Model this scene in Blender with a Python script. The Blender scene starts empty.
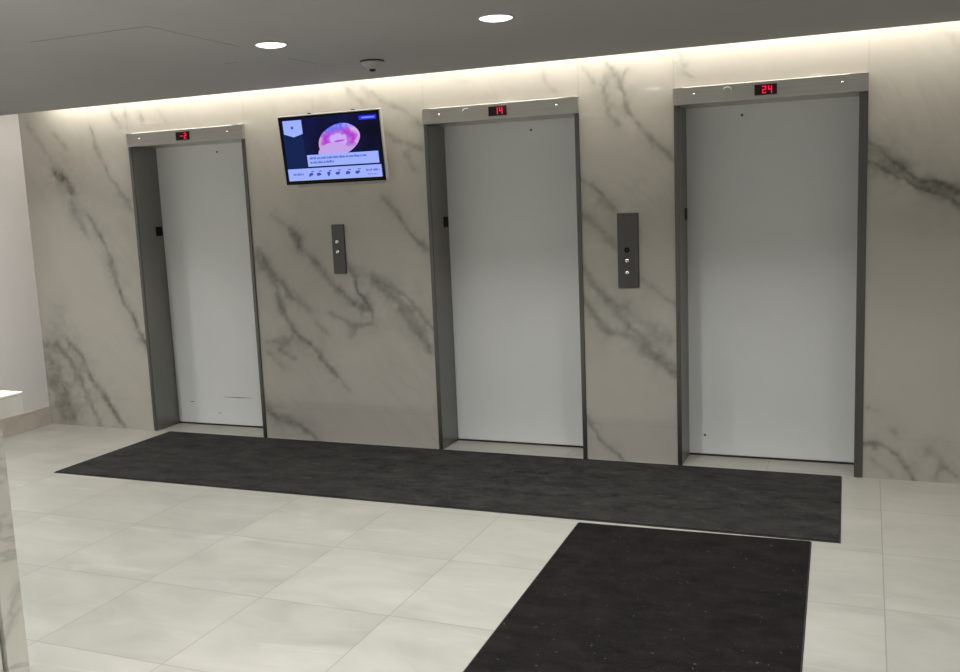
import bpy, bmesh, math, random
import numpy as np
from mathutils import Vector, Matrix
random.seed(7)
S = bpy.context.scene
COL = S.collection
R = math.radians

# ------------------------------------------------------------------ helpers
def link(o, parent=None):
    COL.objects.link(o)
    if parent is not None:
        o.parent = parent
    return o

def tag(o, label, cat, group=None, kind=None):
    o['label'] = label
    o['category'] = cat
    if group: o['group'] = group
    if kind: o['kind'] = kind
    return o

def thing(name, label, cat, loc=(0, 0, 0), rot=(0, 0, 0), group=None):
    o = bpy.data.objects.new(name, None)
    o.empty_display_size = .1
    o.location = loc; o.rotation_euler = rot
    COL.objects.link(o)
    return tag(o, label, cat, group)

def obj(name, bm, mats, parent=None, smooth=False, bevel=0, seg=2):
    bmesh.ops.recalc_face_normals(bm, faces=bm.faces[:])
    me = bpy.data.meshes.new(name)
    bm.to_mesh(me); bm.free()
    for m in (mats if isinstance(mats, (list, tuple)) else [mats]):
        me.materials.append(m)
    o = bpy.data.objects.new(name, me)
    if smooth:
        for p in me.polygons: p.use_smooth = True
    if bevel:
        b = o.modifiers.new('bevel', 'BEVEL'); b.width = bevel; b.segments = seg
        b.limit_method = 'ANGLE'; b.angle_limit = R(40)
    return link(o, parent)

def struct(o):
    o['kind'] = 'structure'; return o

def box(bm, x0, x1, y0, y1, z0, z1, mi=0):
    vs = [bm.verts.new(p) for p in ((x0,y0,z0),(x1,y0,z0),(x1,y1,z0),(x0,y1,z0),(x0,y0,z1),(x1,y0,z1),(x1,y1,z1),(x0,y1,z1))]
    for f in ((0,3,2,1),(4,5,6,7),(0,1,5,4),(1,2,6,5),(2,3,7,6),(3,0,4,7)):
        bm.faces.new([vs[i] for i in f]).material_index = mi

def B(*boxes):
    bm = bmesh.new()
    for b in boxes: box(bm, *b)
    return bm

def prism(bm, pts, z0, z1, mi=0):
    """extrude a polygon given in xy between z0 and z1"""
    lo = [bm.verts.new((p[0], p[1], z0)) for p in pts]
    hi = [bm.verts.new((p[0], p[1], z1)) for p in pts]
    n = len(pts)
    bm.faces.new(lo[::-1]).material_index = mi
    bm.faces.new(hi).material_index = mi
    for i in range(n):
        bm.faces.new((lo[i], lo[(i+1) % n], hi[(i+1) % n], hi[i])).material_index = mi

def slab(bm, pts, y0, y1, mi=0):
    """extrude a polygon given in xz between y0 and y1"""
    a = [bm.verts.new((p[0], y0, p[1])) for p in pts]
    b = [bm.verts.new((p[0], y1, p[1])) for p in pts]
    n = len(pts)
    bm.faces.new(a).material_index = mi
    bm.faces.new(b[::-1]).material_index = mi
    for i in range(n):
        bm.faces.new((a[(i+1) % n], a[i], b[i], b[(i+1) % n])).material_index = mi

def lathe(bm, prof, n=40, axis='z', c=(0, 0, 0), mi=0):
    """revolve (radius, height) pairs; closed where the radius is 0"""
    rings = []
    for r, h in prof:
        if r < 1e-6:
            pts = [(0, 0, h)]
        else:
            pts = [(r*math.cos(2*math.pi*k/n), r*math.sin(2*math.pi*k/n), h) for k in range(n)]
        out = []
        for p in pts:
            q = p if axis == 'z' else (p[0], -p[2], p[1])      # axis 'y': height runs towards -y
            out.append(bm.verts.new((q[0]+c[0], q[1]+c[1], q[2]+c[2])))
        rings.append(out)
    for a, b in zip(rings, rings[1:]):
        for k in range(n):
            k2 = (k+1) % n
            if len(a) == 1 and len(b) == 1: continue
            if len(a) == 1: f = (a[0], b[k], b[k2])
            elif len(b) == 1: f = (a[k], b[0], a[k2])
            else: f = (a[k], b[k], b[k2], a[k2])
            bm.faces.new(f).material_index = mi

# ------------------------------------------------------------------ materials
def mat(name, col, rough=.5, metal=0, spec=.5, emit=None, es=0):
    m = bpy.data.materials.new(name); m.use_nodes = True
    b = m.node_tree.nodes['Principled BSDF']
    b.inputs['Base Color'].default_value = (*col, 1)
    b.inputs['Roughness'].default_value = rough
    b.inputs['Metallic'].default_value = metal
    b.inputs['Specular IOR Level'].default_value = spec
    if emit:
        b.inputs['Emission Color'].default_value = (*emit, 1)
        b.inputs['Emission Strength'].default_value = es
    return m

class N:
    """tiny node-tree writer"""
    def __init__(s, m):
        s.t = m.node_tree; s.b = s.t.nodes['Principled BSDF']
    def new(s, typ, **kw):
        n = s.t.nodes.new(typ)
        for k, v in kw.items():
            if k.startswith('i_'):
                n.inputs[k[2:].replace('_', ' ')].default_value = v
            else: setattr(n, k, v)
        return n
    def link(s, a, b): s.t.links.new(a, b)
    def math(s, op, a, b=None, clamp=False):
        n = s.t.nodes.new('ShaderNodeMath'); n.operation = op; n.use_clamp = clamp
        for i, v in enumerate((a, b)):
            if v is None: continue
            if hasattr(v, 'links'): s.link(v, n.inputs[i])
            else: n.inputs[i].default_value = v
        return n.outputs[0]
    def pos(s):
        return s.new('ShaderNodeNewGeometry').outputs['Position']
    def scaled(s, v, sc, off=(0, 0, 0)):
        n = s.new('ShaderNodeMapping'); n.inputs['Scale'].default_value = sc; n.inputs['Location'].default_value = off
        s.link(v, n.inputs[0]); return n.outputs[0]
    def noise(s, v, scale, detail=4, rough=.55, dist=0):
        n = s.new('ShaderNodeTexNoise'); n.inputs['Scale'].default_value = scale
        n.inputs['Detail'].default_value = detail; n.inputs['Roughness'].default_value = rough
        n.inputs['Distortion'].default_value = dist
        s.link(v, n.inputs['Vector']); return n.outputs['Fac']
    def ramp(s, f, stops):
        n = s.new('ShaderNodeValToRGB'); e = n.color_ramp.elements
        while len(e) < len(stops): e.new(.5)
        for el, (p, c) in zip(e, stops):
            el.position = p; el.color = (*c, 1) if len(c) == 3 else c
        s.link(f, n.inputs[0]); return n.outputs[0]
    def mix(s, f, a, b, mode='MIX'):
        n = s.new('ShaderNodeMix', data_type='RGBA', blend_type=mode)
        for sock, v in ((n.inputs[0], f), (n.inputs[6], a), (n.inputs[7], b)):
            if hasattr(v, 'links'): s.link(v, sock)
            else: sock.default_value = v if not isinstance(v, tuple) else ((*v, 1) if len(v) == 3 else v)
        return n.outputs[2]
    def bump(s, h, strength, dist=.002):
        n = s.new('ShaderNodeBump'); n.inputs['Strength'].default_value = strength
        n.inputs['Distance'].default_value = dist
        s.link(h, n.inputs['Height']); s.link(n.outputs[0], s.b.inputs['Normal'])

def marble_wall():
    m = mat('veined_porcelain', (.6, .57, .5), .05, spec=.5)
    n = N(m); p = n.pos()
    cloud = n.noise(n.scaled(p, (1, 1, .7)), 1.1, 5, .6, .6)
    base = n.ramp(cloud, [(.3, WALL_A), (.7, WALL_B)])
    at = n.new('ShaderNodeAttribute', attribute_name='vein').outputs['Fac']
    grain = n.noise(p, 26, 5, .65, .4)
    k = n.math('MULTIPLY', at, n.math('ADD', .55, n.math('MULTIPLY', grain, .9)), clamp=True)
    col = n.mix(k, base, VEIN)
    sm = n.new('ShaderNodeAttribute', attribute_name='seam').outputs['Fac']
    col = n.mix(n.math('MULTIPLY', sm, .13), col, (.12, .11, .09))
    mp = n.new('ShaderNodeMapping'); mp.inputs['Rotation'].default_value = (0, R(-52), 0)
    n.link(p, mp.inputs[0])
    w = n.noise(n.scaled(mp.outputs[0], (.6, 1, 2.2)), 1.5, 6, .6, .9)
    v = n.ramp(n.math('ABSOLUTE', n.math('SUBTRACT', w, .5)), [(0, (1, 1, 1)), (.06, (0, 0, 0))])
    msk = n.ramp(n.noise(p, 1.3, 2), [(.45, (0, 0, 0)), (.62, (1, 1, 1))])
    col = n.mix(n.math('MULTIPLY', n.math('MULTIPLY', v, msk), .08), col, VEIN)
    n.link(col, n.b.inputs['Base Color'])
    return m

def marble_plain(name, a, b, rough=.2, veins=.5):
    m = mat(name, a, rough); n = N(m); p = n.pos()
    cloud = n.noise(n.scaled(p, (1, 1, .6)), 2.2, 6, .6, .8)
    base = n.ramp(cloud, [(.3, a), (.7, b)])
    w = n.noise(n.scaled(p, (1.2, 1.2, 2.0), (3.1, 1.7, .4)), 1.6, 6, .55, 1.2)
    v = n.math('ABSOLUTE', n.math('SUBTRACT', w, .5))
    k = n.ramp(v, [(0, (1, 1, 1)), (.045, (0, 0, 0))])
    n.link(n.mix(n.math('MULTIPLY', k, veins), base, VEIN), n.b.inputs['Base Color'])
    return m

def floor_tile():
    m = mat('floor_porcelain', (.6, .58, .52), .3); n = N(m); p = n.pos()
    sep = n.new('ShaderNodeSeparateXYZ'); n.link(p, sep.inputs[0])
    T = .6167
    u = n.math('DIVIDE', n.math('SUBTRACT', sep.outputs[0], -1.6495), T)
    v = n.math('DIVIDE', n.math('SUBTRACT', sep.outputs[1], -2.4138), T)
    def edge(t):
        fr = n.math('FRACT', n.math('ADD', t, 100.))
        return n.math('MINIMUM', fr, n.math('SUBTRACT', 1., fr))
    d = n.math('MINIMUM', edge(u), edge(v))
    grout = n.ramp(d, [(.0022, (1, 1, 1)), (.0042, (0, 0, 0))])
    cell = n.new('ShaderNodeCombineXYZ')
    n.link(n.math('FLOOR', u), cell.inputs[0]); n.link(n.math('FLOOR', v), cell.inputs[1])
    wn = n.new('ShaderNodeTexWhiteNoise'); n.link(cell.outputs[0], wn.inputs[0])
    off = n.new('ShaderNodeVectorMath', operation='MULTIPLY_ADD')
    n.link(wn.outputs['Color'], off.inputs[0]); off.inputs[1].default_value = (7, 7, 7); n.link(p, off.inputs[2])
    q = off.outputs[0]
    cl = n.noise(n.scaled(q, (1, 2.2, 1)), 1.7, 6, .6, .9)
    base = n.ramp(cl, [(.25, FL_A), (.5, FL_B), (.75, FL_C)])
    tint = n.math('ADD', .95, n.math('MULTIPLY', wn.outputs['Value'], .07))
    tn = n.new('ShaderNodeCombineColor')
    for i in range(3): n.link(tint, tn.inputs[i])
    base = n.mix(1., base, tn.outputs[0], 'MULTIPLY')
    sp = n.noise(n.scaled(q, (1.3, 3.2, 1), (2, 5, 0)), 3.4, 3, .5, .3)
    spots = n.ramp(sp, [(.665, (0, 0, 0)), (.78, (1, 1, 1))])
    base = n.mix(n.math('MULTIPLY', spots, .35), base, (.30, .285, .25))
    st = n.noise(n.scaled(q, (.7, 3.4, 1), (1, 3, 0)), 2.0, 4, .6, 1.4)
    streak = n.ramp(st, [(.60, (0, 0, 0)), (.72, (1, 1, 1))])
    base = n.mix(n.math('MULTIPLY', streak, .35), base, (.48, .465, .42))
    n.link(n.mix(n.math('MULTIPLY', grout, .8), base, (.16, .15, .13)), n.b.inputs['Base Color'])
    n.link(n.math('ADD', .27, n.math('MULTIPLY', cl, .22)), n.b.inputs['Roughness'])
    n.bump(n.math('SUBTRACT', 1., grout), .25, .001)
    return m

def carpet(name, lo, hi, dust):
    m = mat(name, lo, .95, spec=.15); n = N(m); p = n.pos()
    big = n.noise(n.scaled(p, (1, 1.7, 1)), 5.5, 7, .72, .4)
    fine = n.noise(p, 130, 3, .7)
    f = n.math('ADD', n.math('MULTIPLY', big, .75), n.math('MULTIPLY', fine, .25))
    base = n.ramp(f, [(.34, lo), (.66, hi)])
    sp = n.noise(p, 52, 2, .5)
    lint = n.ramp(sp, [(.715, (0, 0, 0)), (.76, (1, 1, 1))])
    pt = n.noise(n.scaled(p, (1, 2.2, 1), (4, 2, 0)), 8, 6, .7)
    patch = n.ramp(pt, [(.56, (0, 0, 0)), (.74, (1, 1, 1))])
    base = n.mix(n.math('MULTIPLY', patch, .45), base, dust)
    n.link(n.mix(n.math('MULTIPLY', lint, .32), base, (.20, .18, .15)), n.b.inputs['Base Color'])
    n.bump(fine, .6, .004)
    return m

def brushed(name, col, rough, along='x', var=.12):
    m = mat(name, col, rough, 1.0); n = N(m); p = n.pos()
    sc = {'x': (1.5, 260, 260), 'z': (260, 260, 1.2)}[along]
    g = n.noise(n.scaled(p, sc), 1.0, 3, .6)
    n.link(n.math('ADD', rough - var/2, n.math('MULTIPLY', g, var)), n.b.inputs['Roughness'])
    dk = tuple(c*.9 for c in col); lt = tuple(min(1, c*1.08) for c in col)
    n.link(n.ramp(g, [(.3, dk), (.7, lt)]), n.b.inputs['Base Color'])
    return m

def painted(name, a, b, rough, scale=2.5, bump=.05):
    m = mat(name, a, rough); n = N(m); p = n.pos()
    g = n.noise(p, scale, 5, .55)
    n.link(n.ramp(g, [(.3, a), (.7, b)]), n.b.inputs['Base Color'])
    n.bump(n.noise(p, 180, 2), bump, .001)
    return m
VEINS = [
 ([(-5.283,2.378),(-5.162,2.218),(-5.056,2.061)],0.0176,0.25),
 ([(-5.037,2.286),(-4.984,2.217),(-4.903,2.155)],0.0109,0.4),
 ([(-5.051,2.002),(-4.96,1.92),(-4.872,1.821)],0.0262,0.75),
 ([(-4.93,1.766),(-4.87,1.649),(-4.798,1.522)],0.0219,0.4),
 ([(-4.777,1.684),(-4.682,1.548),(-4.625,1.413),(-4.57,1.258)],0.0151,0.5),
 ([(-4.586,1.281),(-4.526,1.086),(-4.497,1.004),(-4.41,0.861),(-4.309,0.627)],0.0152,0.65),
 ([(-4.645,2.316),(-4.64,2.168),(-4.602,2.082),(-4.522,1.938),(-4.46,1.861),(-4.35,1.688)],0.0127,0.4),
 ([(-4.461,2.432),(-4.361,2.279)],0.0123,0.35),
 ([(-4.32,2.426),(-4.294,2.347)],0.0123,0.3),
 ([(-4.193,2.395),(-4.158,2.302)],0.0121,0.3),
 ([(-4.035,2.412),(-3.949,2.286)],0.0099,0.2),
 ([(-5.352,0.616),(-5.206,0.64),(-5.094,0.535),(-5.026,0.429),(-4.941,0.238),(-4.856,0.048),(-4.84,0.007)],0.023,0.5),
 ([(-5.102,0.685),(-4.991,0.58),(-4.879,0.391),(-4.762,0.246),(-4.603,0.018)],0.0205,0.6),
 ([(-5.342,0.572),(-5.265,0.422),(-5.174,0.251),(-5.095,0.01)],0.0562,0.5),
 ([(-5.324,0.398),(-5.243,0.161),(-5.165,0.006)],0.033,0.4),
 ([(-5.159,0.982),(-5.151,0.834),(-5.225,0.705)],0.0459,0.2),
 ([(-2.479,2.428),(-2.395,2.336),(-2.328,2.288)],0.0138,0.35),
 ([(-2.369,2.419),(-2.254,2.35),(-2.17,2.284),(-2.028,2.231),(-1.92,2.123)],0.0136,0.35),
 ([(-2.19,2.124),(-2.096,2.05),(-1.928,1.972)],0.0136,0.4),
 ([(-2.062,1.98),(-1.974,1.838)],0.0169,0.3),
 ([(-2.236,1.711),(-2.144,1.586),(-2.053,1.461),(-1.931,1.343),(-1.865,1.29)],0.0138,0.5),
 ([(-3.113,1.619),(-3.009,1.542),(-2.889,1.428)],0.0113,0.3),
 ([(-2.967,1.516),(-2.882,1.373),(-2.731,1.206),(-2.605,1.077),(-2.479,0.959),(-2.362,0.936)],0.0165,0.6),
 ([(-2.524,1.274),(-2.466,1.158),(-2.448,1.041),(-2.362,0.936)],0.0109,0.7),
 ([(-2.362,0.936),(-2.342,0.855),(-2.475,0.83),(-2.535,0.746)],0.0128,0.45),
 ([(-2.71,0.934),(-2.592,0.876),(-2.49,0.806)],0.0111,0.4),
 ([(-2.411,1.203),(-2.288,1.109),(-2.164,1.006),(-2.069,0.903),(-1.999,0.789),(-1.919,0.653)],0.0317,0.4),
 ([(-2.286,1.132),(-2.112,1.04),(-1.993,0.938),(-1.922,0.836),(-1.866,0.73)],0.014,0.45),
 ([(-2.347,1.137),(-2.196,1.008),(-2.065,0.841),(-1.928,0.662)],0.0106,0.35),
 ([(-3.25,1.369),(-3.174,1.234),(-3.105,1.053),(-3.034,0.872),(-2.984,0.8),(-2.776,0.61),(-2.672,0.491)],0.0154,0.6),
 ([(-2.672,0.491),(-2.574,0.374)],0.0131,0.35),
 ([(-3.227,1.296),(-3.098,1.137),(-2.967,1.005),(-2.859,0.957)],0.019,0.5),
 ([(-2.812,0.862),(-2.708,0.779)],0.0112,0.35),
 ([(-3.235,0.699),(-3.104,0.725),(-2.989,0.739)],0.0194,0.45),
 ([(-3.137,0.675),(-3.0,0.604)],0.0155,0.45),
 ([(-3.24,0.648),(-3.065,0.504)],0.0156,0.3),
 ([(-3.276,0.234),(-3.18,0.163),(-2.982,0.11),(-2.876,0.03),(-2.855,0.002)],0.0196,0.5),
 ([(-3.3,0.317),(-3.165,0.102)],0.0199,0.3),
 ([(-0.863,2.426),(-0.773,2.301)],0.0118,0.35),
 ([(-0.732,2.429),(-0.665,2.35),(-0.613,2.302),(-0.574,2.35)],0.0102,0.35),
 ([(-0.711,2.347),(-0.713,2.238),(-0.677,2.119),(-0.618,2.042)],0.0133,0.45),
 ([(-0.628,2.304),(-0.593,2.171),(-0.535,2.065),(-0.476,1.989),(-0.403,1.912),(-0.309,1.816)],0.0102,0.5),
 ([(-0.316,2.376),(-0.267,2.329),(-0.196,2.281)],0.0084,0.3),
 ([(-0.294,2.431),(-0.238,2.341)],0.0084,0.3),
 ([(-0.895,1.758),(-0.858,1.728),(-0.774,1.649),(-0.651,1.554)],0.0091,0.5),
 ([(-0.9,1.572),(-0.876,1.547),(-0.765,1.435),(-0.668,1.324)],0.0183,0.4),
 ([(-0.774,1.615),(-0.665,1.54)],0.009,0.3),
 ([(-0.909,1.238),(-0.872,1.193),(-0.762,1.044),(-0.64,0.909),(-0.519,0.775),(-0.319,0.579)],0.0185,0.5),
 ([(-0.902,1.034),(-0.865,0.982),(-0.717,0.809),(-0.568,0.762),(-0.435,0.666),(-0.319,0.564)],0.0184,0.5),
 ([(-0.639,0.97),(-0.517,0.874),(-0.409,0.801),(-0.316,0.776)],0.0211,0.35),
 ([(-0.525,1.141),(-0.429,1.068),(-0.314,0.968)],0.012,0.3),
 ([(-0.897,0.285),(-0.872,0.247),(-0.784,0.137),(-0.683,0.027),(-0.66,-0.003)],0.0096,0.5),
 ([(0.697,1.895),(0.727,1.867),(0.816,1.786),(0.931,1.695),(0.993,1.655),(1.036,1.662),(1.096,1.631),(1.178,1.582),(1.366,1.507)],0.0096,1.02),
 ([(0.699,1.757),(0.728,1.752),(0.791,1.734),(0.888,1.673),(0.968,1.618),(1.063,1.576),(1.132,1.546),(1.297,1.494)],0.0081,0.92),
 ([(0.698,1.826),(0.838,1.75),(0.947,1.66),(1.059,1.613),(1.179,1.556),(1.344,1.493)],0.0326,0.62),
 ([(0.711,0.194),(0.733,0.192),(0.825,0.187),(0.9,0.131),(0.955,0.072),(1.018,-0.01)],0.0081,0.65),
 ([(1.044,0.18),(1.116,0.124),(1.153,0.066)],0.0265,0.3),
 ([(1.098,0.013),(1.115,0.106)],0.0106,0.4),
 ([(1.12,0.095),(1.225,0.04)],0.0105,0.35),
 ([(0.749,0.409),(0.814,0.361)],0.0135,0.3),
 ([(0.87,0.292),(0.889,0.232)],0.0108,0.35),
 ([(0.772,0.123),(0.827,0.084),(0.885,0.006)],0.0109,0.25),
 ([(-1.883,2.412),(-1.776,2.452),(-1.575,2.374)],0.0097,0.12),
 ([(-1.114,2.43),(-1.067,2.326),(-1.018,2.269)],0.0091,0.25),
 ([(1.086,2.413),(1.158,2.316),(1.278,2.146)],0.0192,0.2),
]
P_DOWN, C_DOWN = 9.4, (1, .995, .98)
P_COVE, C_COVE = 41., (1, .94, .84)
EXPO = 0.28
# ------------------------------------------------------------------ palette
WALL_A, WALL_B, VEIN = (.46, .437, .387), (.52, .496, .445), (.14, .14, .118)
FL_A, FL_B, FL_C = (.295, .288, .255), (.352, .344, .308), (.40, .39, .352)
M_wall = marble_wall()
M_floor = floor_tile()
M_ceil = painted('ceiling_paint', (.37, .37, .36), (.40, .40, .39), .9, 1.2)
M_paint = painted('wall_paint', (.70, .68, .675), (.73, .71, .705), .6, 1.5)
M_front = painted('front_wall_darkened', (.16, .155, .15), (.18, .175, .17), .8, 1.5)  # unseen wall darkened to cut the light it throws on the doors
M_base = marble_plain('baseboard_marble', (.46, .42, .36), (.54, .50, .43), .25, .15)
M_top_lit = marble_plain('counter_marble_lit', (.72, .70, .66), (.80, .78, .74), .2, .3)  # counter marble made lighter, painting in the downlight on its top
M_counter = marble_plain('counter_marble', (.46, .44, .385), (.58, .56, .50), .25, .34)
M_door = painted('door_enamel', (.82, .84, .84), (.85, .87, .87), .4, 1.6, .02)
M_door.node_tree.nodes['Principled BSDF'].inputs['Metallic'].default_value = .05
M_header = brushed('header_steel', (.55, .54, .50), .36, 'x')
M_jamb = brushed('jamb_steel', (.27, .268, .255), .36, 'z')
M_edge = brushed('edge_dark_reflection', (.16, .158, .15), .4, 'z')  # jamb steel darkened, the mirrored dark floor is put into its colour
M_plate = brushed('plate_steel', (.12, .118, .118), .4, 'z')
M_chrome = mat('polished_chrome', (.85, .84, .82), .12, 1)
M_black = painted('black_plastic', (.004, .004, .004), (.007, .007, .007), .4)
M_black.node_tree.nodes['Principled BSDF'].inputs['Specular IOR Level'].default_value = .15
M_dark = painted('dark_seam', (.03, .03, .028), (.045, .045, .04), .9)
M_scuff = painted('scuff', (.10, .10, .10), (.16, .16, .16), .8, 30)
M_red = mat('red_led', (.3, 0, .02), .4, emit=(1.0, .0, .05), es=.85)
M_glass = mat('indicator_glass', (.012, .004, .006), .12)
M_mat = carpet('ribbed_carpet_black', (.008, .0082, .0085), (.041, .040, .037), (.075, .070, .059))
M_mat2 = carpet('ribbed_carpet_brown', (.0020, .0017, .0015), (.0125, .0108, .0096), (.026, .0225, .0195))
M_rubber = painted('rubber_border', (.012, .012, .012), (.02, .02, .02), .8)
M_white = painted('grey_plastic', (.40, .40, .38), (.44, .44, .42), .6)
M_case = painted('silver_plastic', (.42, .41, .39), (.46, .45, .43), .45)
M_lens = mat('light_lens', (.9, .9, .9), .4, emit=(1, .98, .95), es=4.5)
M_trim = painted('light_trim', (.55, .55, .54), (.58, .58, .57), .5)

# ------------------------------------------------------------------ setting
XL, XR, YB = -5.36, 3.1, -8.6
ZC, ZT, SLOT, D = 2.423, 2.62, -.20, .2577
ELEV = (-4.306, -1.9046, -.3125)
WID = (1.0248, 1.0248, 1.038)
ZH, ZB = 2.2322, 2.134

struct(obj('floor', B((XL-.12, XR+.12, YB-.12, .42, -.08, 0)), M_floor))
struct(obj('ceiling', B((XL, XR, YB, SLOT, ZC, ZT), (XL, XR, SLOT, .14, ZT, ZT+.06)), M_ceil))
bm = B((-2.735, -2.080, -2.308, -2.299, ZC-.0008, ZC+.004), (-2.084, -2.080, -2.299, -1.655, ZC-.0008, ZC+.004),
       (-2.47, -2.38, -1.269, -1.264, ZC-.0008, ZC+.004), (-2.10, -2.096, -1.22, -.93, ZC-.0008, ZC+.004))
struct(obj('trim_1', bm, painted('hairline_joint', (.22, .22, .21), (.26, .26, .25), .9)))
struct(obj('wall_left', B((XL-.12, XL, YB, .14, 0, ZT)), M_paint))
struct(obj('wall_right', B((XR, XR+.12, YB, .14, 0, ZT)), M_paint))
struct(obj('wall_front', B((XL-.12, XR+.12, YB-.12, YB, 0, ZT)), M_front))
struct(obj('baseboard_left', B((XL, XL+.014, YB, 0, 0, .145)), M_base, bevel=.002))

def wall_back():
    """marble clad wall with three door openings: a 1 cm grid on its face carries the veins"""
    xs = [XL] + [e for a, W in zip(ELEV, WID) for e in (a, a+W)] + [XR]
    rects = [(xs[i], xs[i+1], 0., ZT) for i in range(0, len(xs)-1, 2)]
    rects += [(a, a+W, ZH, ZT) for a, W in zip(ELEV, WID)]
    vx, vy, faces = [], [], []
    V = []; F = []; off = 0
    for x0, x1, z0, z1 in rects:
        nx = max(2, int((x1-x0)/.009)); nz = max(2, int((z1-z0)/.009))
        gx = np.linspace(x0, x1, nx+1); gz = np.linspace(z0, z1, nz+1)
        X, Z = np.meshgrid(gx, gz)
        V.append(np.stack([X.ravel(), np.zeros(X.size), Z.ravel()], 1))
        i = np.arange(nz)[:, None]*(nx+1) + np.arange(nx)[None, :] + off
        F.append(np.stack([i, i+1, i+nx+2, i+nx+1], -1).reshape(-1, 4))
        off += X.size
        # solid body behind the face
        b = np.array([(x0,0,z0),(x1,0,z0),(x1,0,z1),(x0,0,z1),(x0,.14,z0),(x1,.14,z0),(x1,.14,z1),(x0,.14,z1)])
        V.append(b)
        F.append(np.array([(0,4,5,1),(1,5,6,2),(2,6,7,3),(3,7,4,0),(4,7,6,5)])+off)
        off += 8
    V = np.concatenate(V); F = np.concatenate(F)
    me = bpy.data.meshes.new('wall_back')
    me.from_pydata(V.tolist(), [], F.tolist())
    x, z = V[:, 0], V[:, 2]
    # wander of the veins: a few octaves of value noise
    rng = np.random.default_rng(11)
    def vnoise(px, pz, s):
        g = rng.random((64, 64))
        u = (px*s) % 64; w = (pz*s) % 64
        i = np.floor(u).astype(int); j = np.floor(w).astype(int)
        fu = u-i; fw = w-j; fu = fu*fu*(3-2*fu); fw = fw*fw*(3-2*fw)
        i1 = (i+1) % 64; j1 = (j+1) % 64; i %= 64; j %= 64
        return (g[i, j]*(1-fu)+g[i1, j]*fu)*(1-fw)+(g[i, j1]*(1-fu)+g[i1, j1]*fu)*fw - .5
    px = x+10; pz = z+10
    wx = vnoise(px, pz, 9)*.030 + vnoise(px, pz, 24)*.016 + vnoise(px, pz, 55)*.008
    wz = vnoise(px, pz, 9)*.030 + vnoise(px, pz, 24)*.016 + vnoise(px, pz, 55)*.008
    wid = 1 + .9*vnoise(px, pz, 13) + .6*vnoise(px, pz, 34)
    brk = np.clip(1 + 1.0*vnoise(px, pz, 18) + .7*vnoise(px, pz, 40), .25, 1.4)
    X = x+wx; Z = z+wz
    keep = np.ones(len(V))
    for pts, hw, st in VEINS:
        p = np.array(pts)
        lo = p.min(0)-.15; hi = p.max(0)+.15
        sel = np.where((X > lo[0]) & (X < hi[0]) & (Z > lo[1]) & (Z < hi[1]))[0]
        if not len(sel): continue
        q = np.stack([X[sel], Z[sel]], 1)
        best = np.full(len(sel), 9.)
        seglen = np.linalg.norm(np.diff(p, axis=0), axis=1); tot = seglen.sum(); run = 0
        arc = np.zeros(len(sel))
        for a, b, L in zip(p[:-1], p[1:], seglen):
            t = np.clip(((q-a) @ (b-a))/max(L*L, 1e-9), 0, 1)
            d = np.linalg.norm(q-a-t[:, None]*(b-a), axis=1)
            m = d < best
            best[m] = d[m]; arc[m] = (run+t[m]*L)/tot
            run += L
        w = hw*(1.5 if st < .8 else 1.1)*np.clip(wid[sel], .45, 1.8)
        fade = np.clip(np.minimum(arc, 1-arc)*6+.62, 0, 1)
        k = st*.76*np.exp(-(best/w)**2)*brk[sel]*fade
        k += st*.26*np.exp(-(best/(w*3.4))**2)*fade
        keep[sel] *= 1-np.clip(k, 0, .97)
    a = me.attributes.new('vein', 'FLOAT', 'POINT'); a.data.foreach_set('value', (1-keep).astype(np.float32))
    seam = np.zeros(len(V))
    for e in xs[1:-1] + [-2.72]:
        seam = np.maximum(seam, np.exp(-((x-e)/.004)**2)*(z > ZH-.01))
    seam = np.maximum(seam, .4*np.exp(-((z-.235)/.004)**2))
    a = me.attributes.new('seam', 'FLOAT', 'POINT'); a.data.foreach_set('value', seam.astype(np.float32))
    me.materials.append(M_wall)
    o = bpy.data.objects.new('wall_back', me)
    return struct(link(o))
wall_back()

# ------------------------------------------------------------------ elevators
SEG = {'0': 'abcdef', '1': 'bc', '2': 'abged', '4': 'fgbc', '-': 'g'}
def digits(bm, txt, cx, cz, y, h=.040, gap=.010):
    w = h*.52; t = h*.14
    x = cx - (len(txt)*w+(len(txt)-1)*gap)/2
    for ch in txt:
        b = {'a': (x, x+w, cz+h/2-t, cz+h/2), 'g': (x, x+w, cz-t/2, cz+t/2), 'd': (x, x+w, cz-h/2, cz-h/2+t),
             'f': (x, x+t, cz, cz+h/2), 'b': (x+w-t, x+w, cz, cz+h/2), 'e': (x, x+t, cz-h/2, cz), 'c': (x+w-t, x+w, cz-h/2, cz)}
        for s in SEG[ch]:
            x0, x1, z0, z1 = b[s]; box(bm, x0, x1, y-.0015, y+.001, z0, z1)
        x += w+gap

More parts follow.
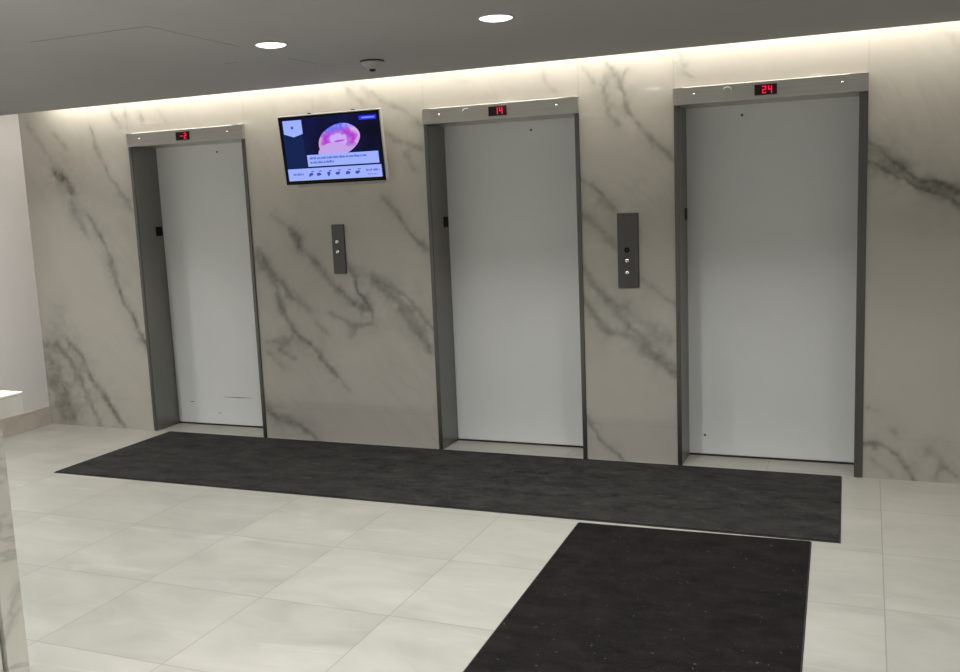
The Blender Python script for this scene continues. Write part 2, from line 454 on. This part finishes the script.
JF = .025
def elevator(a, W, label, txt, dx, lantern, holes, scratches=()):
    t = thing('elevator', label, 'elevator', (a, 0, 0), group='elevators along the marble wall')
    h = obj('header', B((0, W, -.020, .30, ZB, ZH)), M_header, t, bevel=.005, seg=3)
    obj('header_end_cap', B((.0, .055, -.0215, -.018, ZB+.001, ZH-.001)), M_header, h, bevel=.001)
    obj('header_end_cap', B((W-.095, W, -.0215, -.018, ZB+.001, ZH-.001)), M_header, h, bevel=.001)
    for sx in (.118, W-.132):
        bm = bmesh.new(); lathe(bm, [(0, .006), (.005, .005), (.007, .002), (.007, 0), (0, 0)], 16, 'y', (sx, -.0195, 2.188))
        obj('screw', bm, M_chrome, h, True)
    if lantern:
        bm = bmesh.new(); lathe(bm, [(0, .0022), (.024, .0022), (.0265, .001), (.0265, 0), (0, 0)], 32, 'y', (.303, -.0195, 2.19))
        obj('speaker_disc', bm, M_header, h)
    cx, cz = .513+dx, 2.184
    d = obj('floor_indicator', B((cx-.060, cx+.060, -.023, -.016, cz-.029, cz+.029)), M_glass, t, bevel=.001)
    d['label'] = 'black floor indicator with lit red characters'
    bm = bmesh.new(); digits(bm, txt, cx+.008, cz, -.0235)
    dg = obj('indicator_digits', bm, M_red, d)
    for s in (0, 1):
        JF = .025 if s == 0 or W < 1.03 else .044        # the far right jamb shows a broader face
        x0 = 0 if s == 0 else W-JF
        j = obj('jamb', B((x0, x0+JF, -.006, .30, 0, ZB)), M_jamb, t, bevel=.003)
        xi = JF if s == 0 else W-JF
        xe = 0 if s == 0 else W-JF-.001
        obj('edge_dark_strip', B((xe, xe+JF+.001, -.009, .004, .002, ZB-.001)), M_edge, j, bevel=.002)  # strip added, its dark colour stands for dark mats mirrored in the jamb
        obj('floor_number_plate', B((xi-.003, xi+.003, .178, .248, 1.475, 1.545)), M_black, j, bevel=.001)
    JF = .025
    dp = obj('door_panel', B((JF-.004, W-JF+.004, D, D+.035, .012, ZB+.02)), M_door, t, bevel=.002)
    for hx, hz in holes:
        bm = bmesh.new(); lathe(bm, [(0, .001), (.0065, .0012), (.0080, .001), (.0080, 0), (0, 0)], 20, 'y', (hx-a, D, hz))
        obj('release_keyhole', bm, M_scuff, dp)
    for x0, x1, z0, z1, th in scratches:
        bm = bmesh.new()
        slab(bm, [(x0-a, z0-th*.2), ((x0+x1)/2-a, (z0+z1)/2-th), (x1-a, z1-th*.3), (x1-a, z1+th*.2), ((x0+x1)/2-a, (z0+z1)/2+th*.6), (x0-a, z0+th*.3)], D-.0006, D+.001)
        obj('scuff_mark', bm, M_scuff, dp)
    obj('door_gap_shade', B((JF, W-JF, D-.002, D+.05, -.01, .0085)), M_dark, t)  # dark strip paints the shade in the gap under the door
    return t

elevator(ELEV[0], WID[0], 'leftmost elevator with scratched white door, left of the wall screen', '-2', -.002, False,
         [(-3.721, 2.076)], [(-3.838, -3.578, .227, .229, .0035), (-4.16, -4.125, .176, .181, .004), (-3.905, -3.868, .098, .099, .0025)])
elevator(ELEV[1], WID[1], 'middle elevator with white door, between the two steel call button plates', '14', 0, True, [(-1.273, 2.075)])
elevator(ELEV[2], WID[2], 'rightmost elevator with white door, right of the taller call button plate', '24', -.002, True, [(.038, 2.075), (-.191, .132)])

# ------------------------------------------------------------------ call stations
def call_station(x0, x1, z0, z1, label, buttons, key=None, ring=None):
    cx = (x0+x1)/2
    t = thing('call_station', label, 'call panel', (cx, 0, z0), group='steel elevator call stations')
    obj('face_plate', B((x0-cx, x1-cx, -.014, .003, 0, z1-z0)), M_plate, t, bevel=.004)
    for bx, bz in buttons:
        bm = bmesh.new(); lathe(bm, [(.017, 0), (.017, .0015), (.0145, .0025), (.0145, .001), (0, .001)], 32, 'y', (bx-cx, -.0138, bz-z0))
        r = obj('call_button', bm, M_plate, t)
        r['label'] = 'small round polished call button'
        bm = bmesh.new(); lathe(bm, [(.0130, 0), (.0120, .004), (.008, .0066), (.004, .0076), (0, .008)], 32, 'y', (bx-cx, -.0142, bz-z0))
        obj('button_cap', bm, M_chrome, r, True)
    if key:
        bm = bmesh.new(); lathe(bm, [(.016, 0), (.016, .003), (.012, .004), (0, .004)], 28, 'y', (key[0]-cx, -.0138, key[1]-z0))
        k = obj('key_switch', bm, M_black, t); k['label'] = 'black round key switch'
        obj('key_slot', B((key[0]-cx-.0015, key[0]-cx+.0015, -.0185, -.0172, key[1]-z0-.006, key[1]-z0+.006)), M_plate, k)
    if ring:
        bm = bmesh.new(); lathe(bm, [(.018, 0), (.018, .0012), (.0145, .0012), (.0145, 0)], 32, 'y', (ring[0]-cx, -.0138, ring[1]-z0))
        obj('indicator_ring', bm, M_plate, t)
call_station(-2.630, -2.534, 1.188, 1.522, 'smaller dark steel call plate with two buttons, below the wall screen',
             [(-2.590, 1.404), (-2.590, 1.336)])
call_station(-.658, -.530, 1.086, 1.532, 'taller steel call plate with black key switch, between middle and right elevators',
             [(-.600, 1.246), (-.600, 1.174)], (-.599, 1.312), (-.598, 1.396))

# ------------------------------------------------------------------ wall screen (leans forward on its bracket)
TW, TH, TD = .763, .454, .036
tv = thing('wall_screen', 'wall mounted television showing a news slide, between left and middle elevators', 'television',
           (-2.5385, -.070, 1.7955), (R(7.2), 0, 0))
obj('casing', B((-TW/2-.003, TW/2+.003, .0016, TD, -.001, TH+.003)), M_case, tv, bevel=.006)
bz = .016
bm = bmesh.new()
for b in ((-TW/2+.004, TW/2-.004, -.004, .006, .003, .003+bz+.006), (-TW/2+.004, TW/2-.004, -.004, .006, TH-.006-bz, TH-.006),
          (-TW/2+.004, -TW/2+.004+bz, -.004, .006, .003, TH-.006), (TW/2-.004-bz, TW/2-.004, -.004, .006, .003, TH-.006)): box(bm, *b)
obj('bezel', bm, M_black, tv)
def emis(name, col, s):
    return mat(name, (.004, .004, .005), .2, spec=.08, emit=col, es=s)
M_bg = emis('screen_navy', (.002, .004, .03), .8)
nb = N(M_bg); tc = nb.new('ShaderNodeTexCoord').outputs['Object']
nb.link(nb.ramp(nb.noise(tc, 5, 2), [(.35, (.0012, .0016, .012)), (.65, (.004, .006, .06))]), nb.b.inputs['Emission Color'])
M_band = emis('screen_band', (.003, .012, .065), 1.0)
M_pale = emis('screen_pale', (.28, .36, .86), 1.0)
M_blue = emis('screen_blue', (.015, .02, .75), 1.1)
M_tagtxt = emis('screen_tag_text', (.14, .18, 1.0), 1.2)
M_ink = emis('screen_ink', (.045, .055, .32), 1.0)
M_brain = emis('screen_picture', (.5, .2, .7), 1.0)
nb = N(M_brain); tc = nb.new('ShaderNodeTexCoord').outputs['Object']
sp = nb.new('ShaderNodeSeparateXYZ'); nb.link(tc, sp.inputs[0])
px = nb.math('DIVIDE', nb.math('SUBTRACT', sp.outputs[0], .085*.763), .205*.763)
pz = nb.math('DIVIDE', nb.math('SUBTRACT', sp.outputs[2], .615*.454), .225*.454)
dd = nb.math('SQRT', nb.math('ADD', nb.math('MULTIPLY', px, px), nb.math('MULTIPLY', pz, pz)))
wob = nb.math('SUBTRACT', nb.noise(tc, 22, 3, .6, .6), .5)
dd = nb.math('ADD', dd, nb.math('MULTIPLY', wob, .55))
ringc = nb.ramp(dd, [(.34, (.48, .34, .76)), (.46, (.42, .12, .58)), (.64, (.32, .03, .58)), (.80, (.45, .09, .46)), (.97, (.52, .36, .70))])
bl = nb.math('MULTIPLY', nb.math('SUBTRACT', nb.math('ADD', pz, nb.math('MULTIPLY', px, -.28)), .42), 3.2, True)
bl = nb.math('MULTIPLY', bl, nb.ramp(nb.noise(tc, 30, 2), [(.38, (.2, .2, .2)), (.55, (1, 1, 1))]), True)
c1 = nb.mix(bl, ringc, (.07, .16, .78))
low = nb.math('MULTIPLY', nb.math('SUBTRACT', nb.math('MULTIPLY', pz, -1), .22), 3.2, True)
nb.link(nb.mix(low, c1, (.46, .30, .66)), nb.b.inputs['Emission Color'])
M_brain2 = emis('screen_picture_pale', (.45, .30, .66), 1.0)
M_brain3 = emis('screen_picture_blue', (.10, .24, .90), 1.0)
M_brain4 = emis('screen_picture_magenta', (.40, .05, .62), 1.0)
SM = [M_bg, M_band, M_pale, M_blue, M_ink, M_brain, M_brain2, M_brain3, M_brain4, M_tagtxt]
def S_(u, v): return ((u-.5)*TW, v*TH)
bm = bmesh.new()
def patch(u0, u1, v0, v1, mi, lay):
    slab(bm, [S_(u0, v0), S_(u1, v0), S_(u1, v1), S_(u0, v1)], -.0004*lay, .002, mi)
def poly(uv, mi, lay):
    slab(bm, [S_(*p) for p in uv], -.0004*lay, .002, mi)
def blob(cu, cv, ru, rv, mi, lay, n=28, tilt=0, wob=0., seed=0):
    rr = random.Random(seed); ph = [rr.random()*6 for _ in range(3)]
    pts = []
    for k in range(n):
        a = 2*math.pi*k/n
        s = 1+wob*(math.sin(2*a+ph[0])+.6*math.sin(3*a+ph[1])+.4*math.sin(5*a+ph[2]))
        x, y = ru*s*math.cos(a)*TW, rv*s*math.sin(a)*TH
        c, q = math.cos(tilt), math.sin(tilt)
        pts.append((cu+(x*c-y*q)/TW, cv+(x*q+y*c)/TH))
    poly(pts, mi, lay)
patch(.02, .98, .03, .97, 0, 1)
patch(.035, .235, .245, .93, 1, 2)
poly([(.045, .745), (.14, .695), (.235, .735), (.235, .935), (.045, .935)], 2, 3)
blob(.135, .83, .013, .022, 4, 4)
# the picture: a pale rounded head with bright tufts
blob(.585, .615, .205, .222, 5, 3, 44, .25, .025, 3)
blob(.52, .46, .15, .12, 6, 4, 30, .1, .04, 5)
blob(.590, .600, .050, .016, 8, 6, 22, .1, .10, 7)
patch(.25, .95, .258, .425, 2, 8)
patch(.035, .965, .060, .235, 2, 3)
patch(.80, .965, .868, .925, 3, 3)
patch(.825, .95, .887, .908, 9, 4)
# unreadable caption lines, drawn as runs of small letter-sized strokes
def run(u0, u1, v, h, seed, lay, mi=4):
    rr = random.Random(seed); u = u0
    while u < u1:
        n = rr.randint(3, 8)
        for _ in range(n):
            w = rr.choice((.0045, .0065, .0085))
            if u+w > u1: break
            hh = h*rr.choice((.7, .7, .75, 1.0))
            patch(u, u+w*.72, v, v+hh, mi, lay); u += w*1.12
        u += .006
run(.275, .845, .360, .036, 1, 9); run(.275, .52, .300, .036, 2, 9)
run(.085, .195, .138, .034, 3, 4)
for k, u in enumerate((.265, .345, .445, .535, .635, .73)):
    rr = random.Random(40+k)
    blob(u, .142, .020, .026, 4, 4, 18, .5, .22, 60+k)
    patch(u+.005, u+.034, .180, .192, 4, 4)
run(.815, .875, .150, .034, 8, 4); run(.885, .945, .150, .036, 9, 4); run(.83, .93, .098, .014, 10, 4)
sc = obj('screen', bm, SM, tv); sc['label'] = 'lit screen with a pink and blue picture, caption and weather strip'
obj('control_bar', B((-.30, .36, .002, TD-.006, -.016, .002)), M_case, tv, bevel=.003)
for px in (-.15, .18):
    obj('bracket_hook', B((px-.013, px+.013, .020, .034, TH-.002, TH+.010)), M_dark, tv, bevel=.002)
bm = B((-.12, .12, TD-.002, TD+.012, .10, .34))
obj('mounting_bracket', bm, M_dark, tv)
bm = B((-.03, .03, TD+.01, TD+.080, .16, .20))
obj('bracket_arm', bm, M_dark, tv)

# ------------------------------------------------------------------ mats on the floor
def rug(name, label, c, m):
    """c: the four corners in plan, counter-clockwise"""
    cx = sum(p[0] for p in c)/4; cy = sum(p[1] for p in c)/4
    t = thing(name, label, 'floor mat', (cx, cy, 0), group='dark floor mats')
    l = [(p[0]-cx, p[1]-cy) for p in c]
    def inset(s):
        out = []
        for i, p in enumerate(l):
            a = Vector(l[i-1])-Vector(p); b = Vector(l[(i+1) % 4])-Vector(p)
            q = Vector(p)+s*(a.normalized()+b.normalized()); out.append((q.x, q.y))
        return out
    bm = bmesh.new(); prism(bm, l, 0, .004); obj('rubber_border', bm, M_rubber, t, bevel=.002)
    bm = bmesh.new(); prism(bm, inset(.007), .003, .009); obj('carpet_top', bm, m, t, bevel=.003)
    return t
rug('floor_mat', 'long charcoal floor mat lying along the foot of the three elevators',
    [(-4.158, -1.130), (.640, -1.103), (.618, -.018), (-4.152, -.014)], M_mat)
ang = R(1.6)
dv = (math.sin(ang), -math.cos(ang))
rug('floor_mat', 'dark brown floor mat in the right foreground, running away from the elevators',
    [(-.607+dv[0]*2.7, -1.157+dv[1]*2.7), (.514+dv[0]*2.7, -1.122+dv[1]*2.7), (.514, -1.122), (-.607, -1.157)], M_mat2)

# ------------------------------------------------------------------ reception counter, lower left
cx1, cy1 = -1.755, -3.415
ct = thing('reception_counter', 'marble clad counter with its top coloured as brightly lit at the left edge of the lobby', 'counter', (cx1-.7, cy1-.9, 0))
ox, oy = .7, .9
def cbox(x0, x1, y0, y1, z0, z1): return B((x0+ox, x1+ox, y0+oy, y1+oy, z0, z1))
obj('countertop', cbox(-1.5, 0, -1.9, 0, 1.092, 1.100), M_top_lit, ct, bevel=.002)
obj('counter_apron', cbox(-1.498, -.002, -1.898, -.002, 1.028, 1.092), M_counter, ct, bevel=.002)
obj('end_panel', cbox(-1.44, -.030, -.145, -.066, 0, 1.03), M_counter, ct, bevel=.002)
obj('side_panel', cbox(-.105, -.040, -1.84, -.156, 0, 1.03), M_counter, ct, bevel=.002)
obj('back_panel', cbox(-1.44, -1.38, -1.84, -.156, 0, 1.03), M_counter, ct, bevel=.002)

# ------------------------------------------------------------------ ceiling fittings
bm = bmesh.new(); lathe(bm, [(0, 0), (.066, 0), (.066, -.006), (0, -.006)], 40); 
sd = thing('smoke_detector', 'white smoke detector on the ceiling, near the marble wall', 'smoke detector', (-1.792, -.865, ZC))
obj('ceiling_gap_ring', bm, M_dark, sd)  # dark ring painted in for the shaded gap at the ceiling
bm = bmesh.new(); lathe(bm, [(0, -.006), (.062, -.006), (.060, -.014), (.034, -.042), (.026, -.046), (0, -.046)], 40); obj('body', bm, M_white, sd, True)
bm = bmesh.new(); lathe(bm, [(0, -.044), (.018, -.044), (.017, -.054), (.010, -.058), (0, -.058)], 30); obj('sensor', bm, M_dark, sd, True)

def downlight(x, y, label):
    t = thing('downlight', label, 'ceiling light', (x, y, ZC), group='round recessed ceiling downlights')
    bm = bmesh.new(); lathe(bm, [(.069, 0), (.080, 0), (.080, -.003), (.071, -.005), (.069, -.002), (.069, 0)], 64); obj('trim_ring', bm, M_trim, t, True)
    bm = bmesh.new(); lathe(bm, [(0, -.001), (.070, -.001), (.071, -.004), (.058, -.009), (.035, -.012), (0, -.013)], 64); obj('lens', bm, M_lens, t, True)
    return t
LX = (-4.43, -3.08, -1.925, -.77, .385); LY = (-1.63, -3.45, -4.75, -6.0, -7.10, -8.2)  # second column, fourth and last rows: unseen lamps added for fill
shown = {(-1.925, -1.63): 'round ceiling downlight left of the pair, above the wall screen',
         (-.77, -1.63): 'round ceiling downlight right of the pair, above the middle elevator'}
SHIFT = {(-1.925, -3.45): (-1.79, -3.45), (-1.925, -4.75): (-1.69, -4.75), (-1.925, -7.10): (-2.64, -7.10)}
for x, y in [SHIFT.get((x, y), (x, y)) for y in LY for x in LX] + [(-4.43, -2.50), (1.54, -3.45), (-5.0, -1.0), (1.54, -1.63)]:  # the four appended lamps are unseen, added to brighten left and right
    if True:
        if (x, y) == (-3.08, -1.63): continue          # the photo shows bare ceiling here
        downlight(x, y, shown.get((x, y), 'unseen round ceiling downlight beyond the picture edge, one of a set extended for fill light'))
        L = bpy.data.lights.new('ceiling_lamp', 'AREA'); L.shape = 'DISK'; L.size = .12
        L.energy = P_DOWN*{(-5.0, -1.0): .5, (1.54, -1.63): .45}.get((x, y), 1); L.color = C_DOWN; L.spread = R(122)
        o = bpy.data.objects.new('downlight_lamp', L); o.location = (x, y, ZC-.016); COL.objects.link(o)
# warm strip hidden in the ceiling slot washes the marble
L = bpy.data.lights.new('cove', 'AREA'); L.shape = 'RECTANGLE'; L.size = XR+5.02; L.size_y = .12
L.energy = P_COVE; L.color = C_COVE
o = bpy.data.objects.new('cove_lamp', L); o.location = ((XR-5.02)/2, -.105, 2.60)
o.rotation_euler = (0, 0, 0); COL.objects.link(o)

# ------------------------------------------------------------------ world, camera, view
w = bpy.data.worlds.new('world'); S.world = w; w.use_nodes = True
w.node_tree.nodes['Background'].inputs[0].default_value = (.8, .85, 1, 1)
w.node_tree.nodes['Background'].inputs[1].default_value = 0
f, yaw, pitch, roll = 947.495, -.39142, -.14198, -.04175
cam = bpy.data.cameras.new('camera'); cam.sensor_width = 36; cam.sensor_fit = 'HORIZONTAL'; cam.lens = f*36/960
fw = Vector((math.sin(yaw)*math.cos(pitch), math.cos(yaw)*math.cos(pitch), math.sin(pitch)))
rt = Vector((math.cos(yaw), -math.sin(yaw), 0)); up = rt.cross(fw)
c, s = math.cos(roll), math.sin(roll)
r2 = c*rt+s*up; u2 = -s*rt+c*up
m = Matrix((r2, u2, -fw)).transposed().to_4x4(); m.translation = (.73563, -5.60838, 1.64205)
co = bpy.data.objects.new('camera', cam); co.matrix_world = m; COL.objects.link(co); S.camera = co
S.view_settings.view_transform = 'Standard'; S.view_settings.look = 'None'
S.view_settings.gamma = 1; S.view_settings.use_curve_mapping = False
S.view_settings.exposure = EXPO
